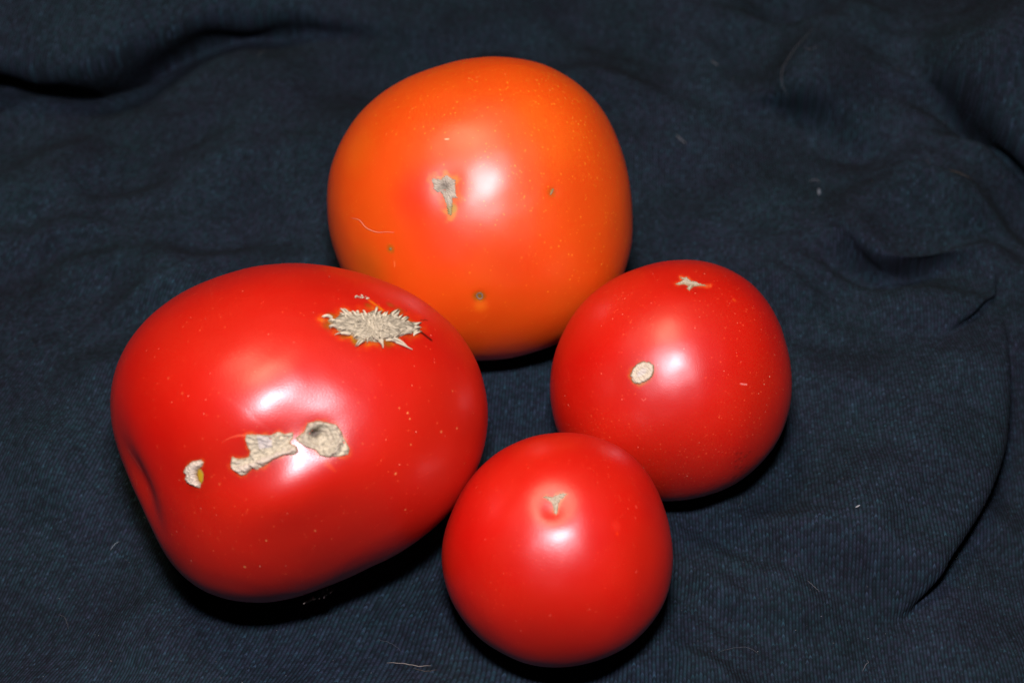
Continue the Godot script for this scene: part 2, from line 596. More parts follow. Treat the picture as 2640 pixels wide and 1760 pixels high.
func build_lint() -> void:
	var pale := Color(0.16, 0.18, 0.20)
	var dim := Color(0.055, 0.065, 0.075)
	var brown := Color(0.08, 0.065, 0.05)
	strand("lint_fibre", [55.0, -112, 56, -111.4, 57, -110.6], 0.22, dim, "short pale straight fibre near the top edge of the cloth, behind the small right tomato")
	strand("lint_fibre", [82.8, -116.5, 82.3, -113.7, 78.7, -109.7, 78, -107.7, 79.1, -104.3, 80.1, -101.3], 0.08, Color(0.05, 0.06, 0.07), "pale S-shaped hair lying on the cloth at upper right")
	strand("lint_fibre", [82, -110, 84, -108.8, 86, -109], 0.08, dim, "tiny curved thread just right of the pale S-shaped hair")
	strand("lint_fibre", [44.2, -85.9, 45.5, -84.6, 46.9, -83.4], 0.30, dim, "blurred stubby fibre on the cloth right of the orange tomato")
	strand("lint_fibre", [81.1, -66.7, 80.9, -65, 80.7, -63.5], 0.42, Color(0.13, 0.16, 0.19), "white wedge-shaped fluff speck on the cloth at right of centre")
	strand("lint_fibre", [79, -70.5, 80.5, -71.3, 82, -70.2], 0.14, dim, "faint tuft of fluff just above the white wedge-shaped speck")
	strand("lint_fibre", [105.3, -67.8, 106.9, -66, 110.5, -66, 114.1, -65.7, 116.2, -64.2, 118.3, -63.2, 121.3, -64.8], 0.07, brown, "long wavy brownish hair on the cloth at the far right")
	strand("lint_fibre", [103, -71, 105, -72.5, 108, -70, 110, -71.5], 0.06, brown, "faint curly hair above the long wavy brownish hair")
	strand("lint_fibre", [-27.8, 75.6, -25.8, 75.7, -23.2, 76.2, -20.6, 77.1, -17.9, 76.9], 0.09, Color(0.22, 0.20, 0.17), "pale tan hair lying on the cloth at the bottom edge, left of the front tomato")
	strand("lint_fibre", [-22, 77.6, -19, 78.6, -16.5, 78], 0.05, brown, "faint loop of hair just below the pale tan hair")
	strand("lint_fibre", [-93.3, 44.1, -92.6, 42.7, -91.5, 41.8], 0.10, Color(0.12, 0.16, 0.18), "short bluish fibre on the cloth at lower left of the big scarred tomato")
	strand("lint_fibre", [120.5, -12, 118.6, -6.1, 116.8, -1.1, 115.9, 3.8, 114.7, 8.7], 0.09, Color(0.07, 0.08, 0.09), "thin pale thread hanging along the fold at the right edge")
	strand("lint_fibre", [115.3, 6.0, 115.0, 7.6, 114.5, 9.2], 0.34, Color(0.20, 0.23, 0.26), "white frayed knot at the lower end of the thin pale thread")
	strand("lint_fibre", [77.4, 44.4, 77.9, 44.2, 78.4, 44.0], 0.16, Color(0.40, 0.42, 0.42), "bright white dash of lint on the cloth, lower right")
	strand("lint_fibre", [53.7, 31.4, 53.8, 32.9, 53.2, 34.8, 52.6, 35.7], 0.06, dim, "faint fine hair on the cloth just below the small right tomato")
	strand("lint_fibre", [66.5, 57, 67.7, 58.1, 69.1, 59.8], 0.07, Color(0.08, 0.09, 0.10), "faint slanting fibre on the ribbed cloth right of the front tomato")
	strand("lint_fibre", [77.7, 77.2, 78.8, 75.2, 79.3, 75, 79.0, 74.2], 0.08, Color(0.09, 0.10, 0.11), "small hooked fibre near the bottom edge at right")
	strand("lint_fibre", [-30.4, 69.2, -27.7, 70.2, -25.4, 71.9, -24.8, 72.7], 0.05, dim, "fine hair on the cloth above the pale tan hair, left of the front tomato")
	strand("lint_fibre", [-70.4, -115.2, -70.3, -117.9, -69, -120], 0.16, Color(0.035, 0.045, 0.05), "faint blurred wisp of lint below the dark fold at upper left")
	strand("lint_fibre", [45.7, 74.5, 51.9, 72.4, 54.8, 74.2], 0.05, dim, "fine bent hair on the cloth at bottom, right of the front tomato")
	strand("lint_fibre", [-103.6, 61, -101.7, 61.8, -100.4, 64.8], 0.08, Color(0.035, 0.042, 0.045), "faint curved wisp on the cloth in the lower left corner")
	# fluff too fine to count
	var st := start()
	for i in 1100:
		var q := Vector2(rng.randf_range(-135, 135), rng.randf_range(-130, 88))
		if rng.randf() < 0.35:
			q = Vector2(rng.randf_range(-110, 90), rng.randf_range(30, 85))
		var s := cloth_at(q)
		var r := rng.randf_range(0.05, 0.11) if rng.randf() < 0.92 else rng.randf_range(0.12, 0.2)
		var k := rng.randf_range(0.025, 0.08) if rng.randf() < 0.94 else 0.2
		st.set_color(Color(k * 0.9, k, k * 1.05))
		var d := Vector3(rng.randf_range(-1, 1), rng.randf_range(-0.1, 0.4), rng.randf_range(-1, 1)).normalized() * r * rng.randf_range(1.0, 2.6)
		var e := d.cross(Vector3.UP).normalized() * r
		var c := s + Vector3(0, r * 0.8, 0)
		var up := Vector3(0, r, 0)
		for f in [[d, e, up], [e, -d, up], [-d, -e, up], [-e, d, up], [e, d, -up], [-d, e, -up], [-e, -d, -up], [d, -e, -up]]:
			for p in f:
				st.add_vertex((c + p) * MM)
	st.generate_normals()
	var dust := put("lint_dust", st, scar_mat)
	tag(dust, "tiny pale specks of lint and dust scattered over the navy cloth", "dust", "", "stuff")


# ------------------------------------------------------------------ tomatoes
func tomato(base: Vector3, mid: Vector3, rx: float, ry: float, label: String) -> Array:
	var o := Node3D.new()
	o.name = "tomato"
	add_child(o, true)
	o.position = base * MM
	tag(o, label, "tomato", "tomatoes huddled on the navy cloth")
	var frame := Transform3D(Basis.from_euler(Vector3(rx, ry, 0)), (mid - base) * MM)
	return [o, frame]


func settle(o: Node3D, frame: Transform3D) -> void:
	for c in o.get_children():
		c.transform = frame


func add_skin(o: Node3D, t: Dictionary, gloss: float, tone: Callable) -> void:
	var s := MeshInstance3D.new()
	s.name = "skin"
	s.mesh = skin_mesh(t, tone)
	s.material_override = skin_material(gloss)
	o.add_child(s, true)


func cork(k: float) -> Color:
	return Color(0.46 * k, 0.42 * k, 0.295 * k)


func build_orange() -> void:
	var t := {"co": [36.803, 0.449, -0.17, 0.201, 0.002, -0.407, -0.005, -0.429, -0.479, -0.085, -0.024], "rc": 33.5, "dents": []}
	t.dents = [dent(Vector3(-7.9, 4.6, 32), Vector3(1, 0, 0), 0.13, 0.16, 0.7), dent(Vector3(-0.58, -19.67, 27), Vector3(1, 0, 0), 0.05, 0.05, 0.35), dent(Vector3(16, 3.5, 29), Vector3(1, 0, 0), 0.04, 0.04, 0.2),
		dent(Vector3(8, 20, 25), Vector3(1, 0.3, 0), 0.5, 0.35, -0.6), dent(Vector3(-16, -6, 27), Vector3(1, 0.3, 0), 0.3, 0.3, 0.5)]
	var star := pl([-11.00, 6.25, -10.72, 7.22, -8.67, 6.91, -7.49, 8.04, -6.00, 6.86, -5.29, 6.85, -5.40, 5.43, -5.43, 3.66, -4.84, 2.41, -6.17, 2.43, -6.11, 0.66, -6.42, -1.37, -7.22, -1.35, -7.63, 0.42, -7.95, 2.02, -8.64, 3.63, -9.79, 3.92, -10.67, 4.73, -10.47, 5.70])
	var made := tomato(Vector3(-7.6, -1.2, -29.0), Vector3(-7.61, 33.54, -29.03), -0.84401, 0.02286, "large orange unripe tomato with a grey star-shaped scar, at the back of the four")
	var o: Node3D = made[0]
	tex_start(1536, Color8(228, 84, 9))
	speckle(t, 3900, Color8(250, 160, 44), 0.16, 0.38, 0.85, func(d: Vector3) -> float: return clampf(0.25 + 1.2 * Vector3(0.45, 0.52, 0.72).dot(d) - 0.55, 0.05, 1.0))
	speckle(t, 1600, Color8(244, 150, 70), 0.14, 0.28, 0.8, func(_d: Vector3) -> float: return 0.6)
	spot_at(t, 15.5, 17.0, 15.0, Color8(236, 118, 18), 0.38)
	spot_at(t, 18.0, 12.0, 6.0, Color8(240, 126, 22), 0.2)
	spot_at(t, 12.5, 22.0, 6.0, Color8(240, 126, 22), 0.15)
	spot_at(t, -14.0, 3.0, 10.0, Color8(222, 48, 7), 0.68)
	spot_at(t, -8.0, -6.0, 13.0, Color8(224, 58, 8), 0.6)
	spot_at(t, 8.0, -12.0, 12.0, Color8(224, 64, 10), 0.4)
	spot_at(t, -26.0, -13.0, 9.0, Color8(190, 96, 14), 0.5)
	spot_at(t, 20.0, -22.0, 9.0, Color8(200, 96, 16), 0.35)
	spot_at(t, -28.0, 14.0, 9.0, Color8(235, 118, 14), 0.4)
	halo(t, star, 2.8, Color8(232, 140, 26), Color8(226, 66, 9), 0.8)
	spot_at(t, -6.2, 0.2, 1.7, Color8(190, 150, 30), 0.9, 0.7)
	for p in [[-0.58, -19.67, 2.1, 0.85], [16.15, 3.54, 1.6, 0.35], [-20.64, -8.66, 1.5, 0.6]]:
		spot_at(t, p[0], p[1], p[2], Color8(150, 120, 20), p[3], 0.85)
	spot_at(t, -0.3, -22.2, 2.6, Color8(240, 140, 20), 0.5)
	for k in 9:
		spot_at(t, -7.7 + 0.11 * k, 15.85 + 0.04 * sin(k * 1.7), 0.30, Color8(255, 225, 200), 0.4, 0.8)
	for k in 5:
		spot_at(t, -19.8, -11.6 - 0.28 * k, 0.35, Color8(245, 160, 120), 0.45)
	for ring in [[6.75, 15.2, 4.6, 3.2, 2.4, 5.2], [5.68, 28.17, 5.2, 2.4, 2.2, 5.6]]:
		for k in 46:
			var a := lerpf(ring[4], ring[5], k / 45.0)
			spot_at(t, ring[0] + ring[2] * cos(a), ring[1] + ring[3] * sin(a), 0.5, Color8(240, 120, 50), 0.05)
	for p in [[4.0, 21.4], [-2.0, 30.0], [-0.2, 30.3], [6.3, 31.0], [0.8, 21.0], [5.0, 19.6], [16.5, 27.0], [13.4, 29.6]]:
		spot_at(t, p[0], p[1], 0.5, Color8(245, 150, 90), 0.5)
	t.cuts = [star]
	add_skin(o, t, 0.385, func(d: Vector3) -> Color:
		var k := 0.93 + 0.07 * lumps.get_noise_3d(d.x * 60.0, d.y * 60.0, d.z * 60.0)
		return Color(k, clampf(k + 0.10 * lumps.get_noise_3d(d.x * 95.0 + 40.0, d.y * 95.0, d.z * 95.0), 0.5, 1.0), k))
	var grit := func(q: Vector2, e: float) -> float:
		return smoothstep(0.0, 0.6, e) * 0.22 + 0.25 * fine.get_noise_2d(q.x * 70.0, q.y * 70.0) - 0.5 * exp(-q.distance_squared_to(Vector2(-7.9, 5.15)) / 0.5)
	var sc := patch("blossom_scar", t, star, 0.16, grit, func(q: Vector2, e: float, _h: float) -> Color:
		var a := (q - Vector2(-7.8, 5.2)).angle()
		var k := 0.82 + 0.35 * fine.get_noise_2d(a * 150.0, q.length() * 18.0) + 0.12 * fine.get_noise_2d(q.x * 150.0, q.y * 150.0)
		k *= 1.0 - 0.55 * exp(-q.distance_squared_to(Vector2(-7.9, 5.2)) / 1.4)
		var c := Color(0.47, 0.43, 0.33) * clampf(k, 0.12, 1.25)
		return c.lerp(Color(0.24, 0.21, 0.05), smoothstep(2.0, 0.0, q.y) * 0.7), o)
	tag(sc, "grey star-shaped corky scar with a tail pointing down")
	var pit := pl([-1.45, -19.6, -1.0, -18.9, -0.3, -18.8, 0.3, -19.3, 0.3, -20.1, -0.2, -20.6, -0.9, -20.5])
	tag(patch("pit_scar", t, pit, 0.12, func(q: Vector2, e: float) -> float: return 0.05 - 0.2 * smoothstep(0.2, 0.7, e), func(_q: Vector2, e: float, _h: float) -> Color: return Color(0.24, 0.21, 0.18).lerp(Color(0.11, 0.09, 0.085), exp(-_q.distance_squared_to(Vector2(-0.7, -19.5)) / 0.12)), o), "round grey pit with a green rim, low on the front")
	var slit := pl([15.7, 2.95, 15.95, 2.75, 16.5, 3.5, 16.75, 4.3, 16.45, 4.45, 15.95, 4.0])
	tag(patch("nick_scar", t, slit, 0.1, func(_q: Vector2, e: float) -> float: return 0.15 * smoothstep(0.0, 0.3, e), func(q: Vector2, _e: float, _h: float) -> Color: return Color(0.34, 0.29, 0.2) if (q.x - 15.9) * 1.6 > (q.y - 3.2) else Color(0.26, 0.17, 0.04), o), "small tan oval nick on the right flank")
	var dot := pl([-21.0, -8.7, -20.7, -8.3, -20.3, -8.5, -20.4, -9.0, -20.8, -9.1])
	tag(patch("nick_scar", t, dot, 0.1, func(_q: Vector2, e: float) -> float: return 0.12 * smoothstep(0.0, 0.3, e), func(_q: Vector2, _e: float, _h: float) -> Color: return Color(0.26, 0.24, 0.14), o), "tiny grey-green nick at lower left")
	settle(o, made[1])
	# a loose fibre clings to it
	var fr: Transform3D = made[1]
	var path := PackedVector3Array()
	for q in smooth_line(pl([-30.0, -1.5, -27.8, -2.0, -26.8, -3.2, -25.66, -4.15, -23.48, -4.88, -21.5, -4.8, -19.63, -4.95]), 18):
		var s := on_skin(t, q.x, q.y)
		path.append(fr.basis * (s + s.normalized() * 0.06) + fr.origin / MM + Vector3(-7.6, -1.2, -29.0))
	tube("lint_fibre", path, 0.055, Color(0.55, 0.36, 0.26), "thin whitish fibre stuck to the left side of the orange tomato")


func red_skin(t: Dictionary, w: int) -> void:
	tex_start(w, Color8(200, 31, 12))
	speckle(t, 3600, Color8(236, 104, 60), 0.14, 0.34, 0.75, func(d: Vector3) -> float: return clampf(0.45 + 0.9 * lumps.get_noise_3d(d.x * 80.0, d.y * 80.0, d.z * 80.0), 0.03, 1.0))
	speckle(t, 320, Color8(245, 190, 160), 0.14, 0.28, 0.95, func(_d: Vector3) -> float: return 0.7)


func red_tone(d: Vector3) -> Color:
	var k := 0.90 + 0.12 * lumps.get_noise_3d(d.x * 55.0, d.y * 55.0 + 200.0, d.z * 55.0)
	var g := clampf(0.80 + 0.45 * lumps.get_noise_3d(d.x * 70.0 + 90.0, d.y * 70.0, d.z * 70.0) + 0.12 * fine.get_noise_3d(d.x * 160.0, d.y * 160.0, d.z * 160.0), 0.35, 1.0)
	return Color(k, g * k, g * k)


func build_left() -> void:
	var t := {"co": [38.318, 0.044, 1.726, 2.227, 0.03, 1.564, 0.698, -0.278, -0.666, 0.011, 0.373], "rc": 37.0, "dents": []}
	t.dents = [dent(Vector3(-36.3, -6, 13), Vector3(-0.3, 1, 0.1), 0.24, 0.15, 2.2, 1.0), dent(Vector3(-27, -24, 4), Vector3(1, -1, 0), 0.36, 0.5, -1.5), dent(Vector3(-6, -2.6, 36), Vector3(1, 0.5, 0.1), 0.30, 0.12, 0.9), dent(Vector3(-15, 8, 33), Vector3(1, 0.6, 0), 0.36, 0.34, -1.2), dent(Vector3(-4.5, 9.5, 35), Vector3(1, 0.95, 0), 0.30, 0.15, -0.5), dent(Vector3(-3.5, -12, 34), Vector3(1, 0.25, 0), 0.36, 0.17, -1.9),
		dent(Vector3(4.5, -1.5, 36), Vector3(1, 0, 0), 0.10, 0.09, 0.8), dent(Vector3(19, 19.5, 25), Vector3(1, -0.2, 0), 0.22, 0.10, 0.8)]
	var made := tomato(Vector3(-46.7, -0.3, 38.6), Vector3(-46.75, 36.13, 38.63), -0.94405, 0.1745, "largest red tomato, lying at left with ragged tan corky scars")
	var o: Node3D = made[0]
	var ring := pl([-0.84, -1.00, 1.06, 0.01, 2.08, 1.64, 4.05, 1.92, 6.04, 1.24, 7.71, 0.52, 8.62, -1.07, 9.13, -3.24, 9.75, -4.62, 9.26, -5.85, 7.47, -5.91, 5.23, -5.82, 3.55, -5.18, 2.91, -3.95, 1.25, -3.23, -0.19, -2.06])
	var strip := pl([-10.47, 1.18, -8.11, 0.84, -5.62, 0.32, -3.95, 0.81, -2.76, 0.16, -1.14, 0.33, -1.14, -0.80, -2.07, -1.79, -0.75, -2.62, -0.51, -3.78, -1.46, -4.29, -3.68, -4.13, -5.67, -4.65, -7.73, -5.65, -9.26, -6.24, -10.16, -5.79, -11.61, -6.88, -12.59, -6.99, -13.30, -6.33, -14.44, -5.20, -14.38, -4.24, -13.94, -2.84, -12.58, -3.52, -10.64, -3.47, -10.17, -2.41, -10.62, -1.05, -10.78, 0.09])
	var cres := pl([-24.28, -4.69, -23.61, -3.64, -22.12, -2.69, -20.28, -2.62, -19.79, -3.17, -20.15, -3.93, -21.24, -4.60, -21.55, -5.54, -21.40, -6.71, -20.95, -7.58, -21.32, -8.35, -22.59, -7.87, -23.81, -7.06, -24.15, -6.02, -23.78, -5.25])
	var core := pl([8.85, 22.21, 10.73, 22.36, 12.13, 23.37, 13.58, 23.06, 15.56, 22.83, 17.54, 22.61, 18.78, 23.14, 19.65, 22.24, 21.54, 22.05, 23.02, 21.63, 24.69, 20.80, 25.89, 20.15, 28.19, 19.01, 28.18, 17.68, 25.97, 17.24, 24.07, 17.57, 23.11, 16.51, 21.58, 16.55, 19.77, 16.38, 18.47, 16.15, 17.03, 16.58, 15.56, 16.76, 14.14, 17.19, 13.77, 18.00, 12.67, 18.90, 11.01, 19.37, 9.99, 20.78, 9.38, 21.63])
	red_skin(t, 2048)
	# yellow and green stain round the scars, cracks and pale pores
	halo(t, core, 2.6, Color8(226, 138, 22), Color8(226, 72, 14), 1.0)
	for p in [[9.0, 21.0, 2.0], [9.8, 23.0, 1.6], [14.0, 16.8, 1.4], [20.6, 15.6, 1.7], [24.6, 22.6, 1.6], [18.0, 24.4, 1.2], [11.8, 18.5, 1.4], [22.8, 24.0, 1.4]]:
		spot_at(t, p[0], p[1], p[2], Color8(150, 104, 12), 0.7)
	for k in 16:
		spot_at(t, 28.0 + 0.15 * k, 17.6 - 0.15 * k, 0.55, Color8(70, 10, 8), 0.55)
	for k in 12:
		spot_at(t, rng.randf_range(22.0, 31.0), rng.randf_range(16.0, 24.0), rng.randf_range(0.2, 0.45), Color8(90, 14, 8), 0.6)
	for k in 10:
		spot_at(t, 28.8 + 0.16 * k, 19.9 + 0.1 * sin(k * 1.3), 0.28, Color8(90, 20, 12), 0.7)
	for k in 14:
		spot_at(t, 18.3 + 0.2 * k, 25.6 - 0.2 * k, 0.7, Color8(232, 150, 20), 0.5)
	halo(t, ring, 1.3, Color8(230, 130, 28), Color8(222, 66, 16), 1.0)
	halo(t, strip, 1.2, Color8(232, 130, 40), Color8(220, 62, 18), 1.0)
	halo(t, cres, 0.9, Color8(222, 130, 30), Color8(210, 50, 14), 0.7)
	for k in 24:
		spot_at(t, -10.5 - 0.22 * k, 0.9 + 0.06 * k - 0.004 * k * k, 0.4 * (1.0 - k / 26.0) + 0.1, Color8(240, 130, 90), 0.5)
	for k in 12:
		spot_at(t, 4.5 + 0.16 * k, -6.6 - 0.20 * k, 1.0 * (1.0 - k / 13.0) + 0.2, Color8(222, 84, 26), 0.4)
	for p in [[33.05, 4.10], [20.98, 2.10], [22.58, 0.87], [22.90, -0.38], [29.27, -3.98], [32.86, -3.76], [22.38, -5.66], [33.80, -11.36], [18.42, -11.11], [19.67, -18.98], [0.56, -20.29], [-9.53, -20.82], [-14.75, -25.85], [12.50, -4.02], [-22.22, 11.26], [12.80, 4.32], [-24.76, 14.80], [-17.20, -8.06]]:
		var r := rng.randf_range(0.28, 0.55)
		var bold := rng.randf_range(0.55, 0.95) if p[0] > -16.0 and absf(p[0] - 12.6) > 0.4 else 0.3
		spot_at(t, p[0] + 0.1, p[1], r * 1.8, Color8(216, 66, 24), 0.5 * bold)
		spot_at(t, p[0], p[1], r, Color8(232, 180, 110), bold, 0.8)
	for k in 14:
		spot_at(t, 4.68 + 0.15 * k, 6.4 + 0.18 * k, 0.22, Color8(240, 90, 70), 0.5)
	speckle(t, 700, Color8(225, 190, 170), 0.10, 0.2, 0.6, func(d: Vector3) -> float: return 1.0 if Vector3(-0.93, -0.16, 0.2).normalized().dot(d) > 0.93 or Vector3(0.93, 0.3, 0.1).normalized().dot(d) > 0.96 else 0.0)
	for k in 9:
		spot_at(t, -36.0 + 0.25 * k, 1.5 - 0.55 * k, 0.9, Color8(225, 130, 110), 0.25)
	t.cuts = [ring, strip]
	add_skin(o, t, 0.35, red_tone)
	# the star-burst of cork at the upper right
	var c0 := Vector2(18.2, 19.6)
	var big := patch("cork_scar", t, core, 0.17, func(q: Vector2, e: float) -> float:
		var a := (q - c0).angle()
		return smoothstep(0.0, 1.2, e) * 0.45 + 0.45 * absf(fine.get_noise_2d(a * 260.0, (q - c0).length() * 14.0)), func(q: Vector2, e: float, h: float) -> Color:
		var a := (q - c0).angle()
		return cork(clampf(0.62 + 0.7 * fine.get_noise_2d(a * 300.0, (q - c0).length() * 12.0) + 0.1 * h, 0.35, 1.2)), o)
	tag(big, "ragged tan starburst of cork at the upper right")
	var st := start()
	var tips := pl([7.94, 22.78, 9.29, 21.90, 12.01, 24.17, 14.25, 23.31, 16.49, 23.12, 19.37, 23.54, 21.73, 22.36, 24.20, 22.26, 24.80, 21.33, 25.94, 20.42, 28.32, 19.00, 28.08, 17.16, 25.30, 13.58, 22.03, 15.48, 19.35, 14.65, 16.20, 16.05, 13.65, 15.62, 13.55, 17.40, 9.91, 18.62, 25.92, 16.98, 8.95, 20.40])
	for p in tips:
		var d := (p - c0).normalized()
		var inner := 0.0
		while inner < 12.0 and Geometry2D.is_point_in_polygon(c0 + d * (inner + 0.3), core):
			inner += 0.3
		var base := c0 + d * minf((p - c0).length() - 1.6, inner - 0.4)
		for k in 2:
			blade(st, t, base + d.orthogonal() * rng.randf_range(-0.5, 0.5), p - d * rng.randf_range(0.0, 0.9) * k + d.orthogonal() * rng.randf_range(-0.3, 0.3) * k, rng.randf_range(0.3, 0.55), -0.1, rng.randf_range(0.05, 0.45), 0.4, cork(rng.randf_range(0.85, 1.3)))
	for i in 210:
		var a := TAU * i / 210.0 + rng.randf_range(-0.05, 0.05)
		var d := Vector2(cos(a), sin(a))
		var far := 0.0
		while far < 12.0 and Geometry2D.is_point_in_polygon(c0 + d * (far + 0.3), core):
			far += 0.3
		var f := sqrt(rng.randf_range(0.03, 1.1))
		var tip := c0 + d * far * f
		var l := rng.randf_range(0.8, 2.4)
		blade(st, t, tip - d.rotated(rng.randf_range(-0.9, 0.9)) * l, tip, rng.randf_range(0.16, 0.5), -0.15, rng.randf_range(0.1, 0.55), 0.25, cork(rng.randf_range(0.6, 1.25)))
	st.generate_normals()
	var tuft := put("cork_sliver", st, scar_mat, big)
	tag(tuft, "", "", "", "stuff")
	# ring scar with a hollow, the strip beside it, the little crescent
	var hole := Vector2(3.3, -0.55)
	var rr := Vector2(4.4, -2.0)
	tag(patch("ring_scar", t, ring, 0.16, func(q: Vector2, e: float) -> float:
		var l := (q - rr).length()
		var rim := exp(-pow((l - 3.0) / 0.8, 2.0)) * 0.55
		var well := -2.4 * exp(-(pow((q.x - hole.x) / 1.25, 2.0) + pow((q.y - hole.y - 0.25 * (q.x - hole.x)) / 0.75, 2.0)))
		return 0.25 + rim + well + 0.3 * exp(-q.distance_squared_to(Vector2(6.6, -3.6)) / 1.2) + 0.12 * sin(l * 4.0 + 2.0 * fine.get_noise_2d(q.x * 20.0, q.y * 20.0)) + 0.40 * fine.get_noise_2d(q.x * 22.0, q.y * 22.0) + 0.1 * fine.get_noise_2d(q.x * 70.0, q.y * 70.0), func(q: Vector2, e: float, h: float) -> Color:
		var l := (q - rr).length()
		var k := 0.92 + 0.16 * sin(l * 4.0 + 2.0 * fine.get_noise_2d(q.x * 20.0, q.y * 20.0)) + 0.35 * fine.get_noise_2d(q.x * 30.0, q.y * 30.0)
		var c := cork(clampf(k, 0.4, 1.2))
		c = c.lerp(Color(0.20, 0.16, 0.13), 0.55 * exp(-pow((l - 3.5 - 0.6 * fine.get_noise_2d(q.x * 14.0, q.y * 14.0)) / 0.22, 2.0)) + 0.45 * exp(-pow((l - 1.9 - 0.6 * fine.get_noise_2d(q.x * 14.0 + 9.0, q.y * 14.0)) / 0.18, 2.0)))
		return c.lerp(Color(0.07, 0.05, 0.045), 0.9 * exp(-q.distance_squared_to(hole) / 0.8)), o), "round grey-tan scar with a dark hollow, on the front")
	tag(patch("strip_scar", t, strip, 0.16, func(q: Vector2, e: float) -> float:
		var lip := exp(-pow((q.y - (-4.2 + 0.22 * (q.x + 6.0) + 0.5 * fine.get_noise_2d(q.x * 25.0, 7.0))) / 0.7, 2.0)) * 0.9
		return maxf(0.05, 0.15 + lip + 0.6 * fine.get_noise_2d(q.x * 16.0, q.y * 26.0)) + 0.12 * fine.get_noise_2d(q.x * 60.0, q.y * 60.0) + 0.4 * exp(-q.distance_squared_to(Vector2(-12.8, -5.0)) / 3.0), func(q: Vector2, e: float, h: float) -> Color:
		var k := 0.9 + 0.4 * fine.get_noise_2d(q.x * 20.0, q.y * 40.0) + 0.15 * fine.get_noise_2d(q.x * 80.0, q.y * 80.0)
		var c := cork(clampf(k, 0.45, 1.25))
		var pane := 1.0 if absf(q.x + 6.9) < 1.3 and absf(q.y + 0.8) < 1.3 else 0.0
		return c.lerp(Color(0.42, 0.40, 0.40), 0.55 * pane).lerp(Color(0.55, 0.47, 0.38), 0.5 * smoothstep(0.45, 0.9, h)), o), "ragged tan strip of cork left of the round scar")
	tag(patch("peel_scar", t, cres, 0.13, func(q: Vector2, e: float) -> float: return 0.15 + 0.75 * smoothstep(0.0, 0.8, e) + 0.3 * fine.get_noise_2d(q.x * 60.0, q.y * 60.0), func(q: Vector2, e: float, h: float) -> Color: return Color(0.56, 0.49, 0.38) * clampf(0.95 + 0.5 * fine.get_noise_2d(q.x * 70.0, q.y * 70.0), 0.5, 1.2), o), "small whitish crescent of peeling skin at far left")
	var yel := pl([-21.2, -4.3, -20.5, -4.5, -20.1, -5.5, -20.4, -7.0, -21.0, -7.7, -21.5, -6.6, -21.6, -5.4])
	tag(patch("bared_flesh", t, yel, 0.13, func(_q: Vector2, e: float) -> float: return 0.10 * smoothstep(0.0, 0.3, e), func(q: Vector2, _e: float, _h: float) -> Color: return Color(0.42, 0.27, 0.01), o), "yellow strip beside the whitish crescent")
	st = start()
	for i in 22:
		var f := rng.randf()
		var q := Vector2(lerpf(15.4, 18.4, f), 26.5 - 0.9 * f * f) + Vector2(rng.randf_range(-0.25, 0.25), rng.randf_range(-0.25, 0.25))
		blade(st, t, q, q + Vector2(rng.randf_range(-0.5, 0.5), rng.randf_range(-0.35, 0.35)), rng.randf_range(0.1, 0.2), 0.1, 0.3, 0.1, cork(rng.randf_range(0.8, 1.4)))
	st.generate_normals()
	tag(put("cork_crumb", st, scar_mat, o), "", "", "", "stuff")
	# the dried stem end that shows in the shade under it
	st = start()
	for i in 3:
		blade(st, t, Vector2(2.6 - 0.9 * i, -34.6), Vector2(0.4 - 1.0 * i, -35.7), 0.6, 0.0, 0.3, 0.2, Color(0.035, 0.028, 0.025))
	blade(st, t, Vector2(-1.6, -35.5), Vector2(-4.0, -35.9), 0.35, 0.5, 0.9, 0.2, Color(0.30, 0.26, 0.22))
	st.generate_normals()
	tag(put("stem_end", st, scar_mat, o), "dried brown stem end in the shade underneath")
	settle(o, made[1])


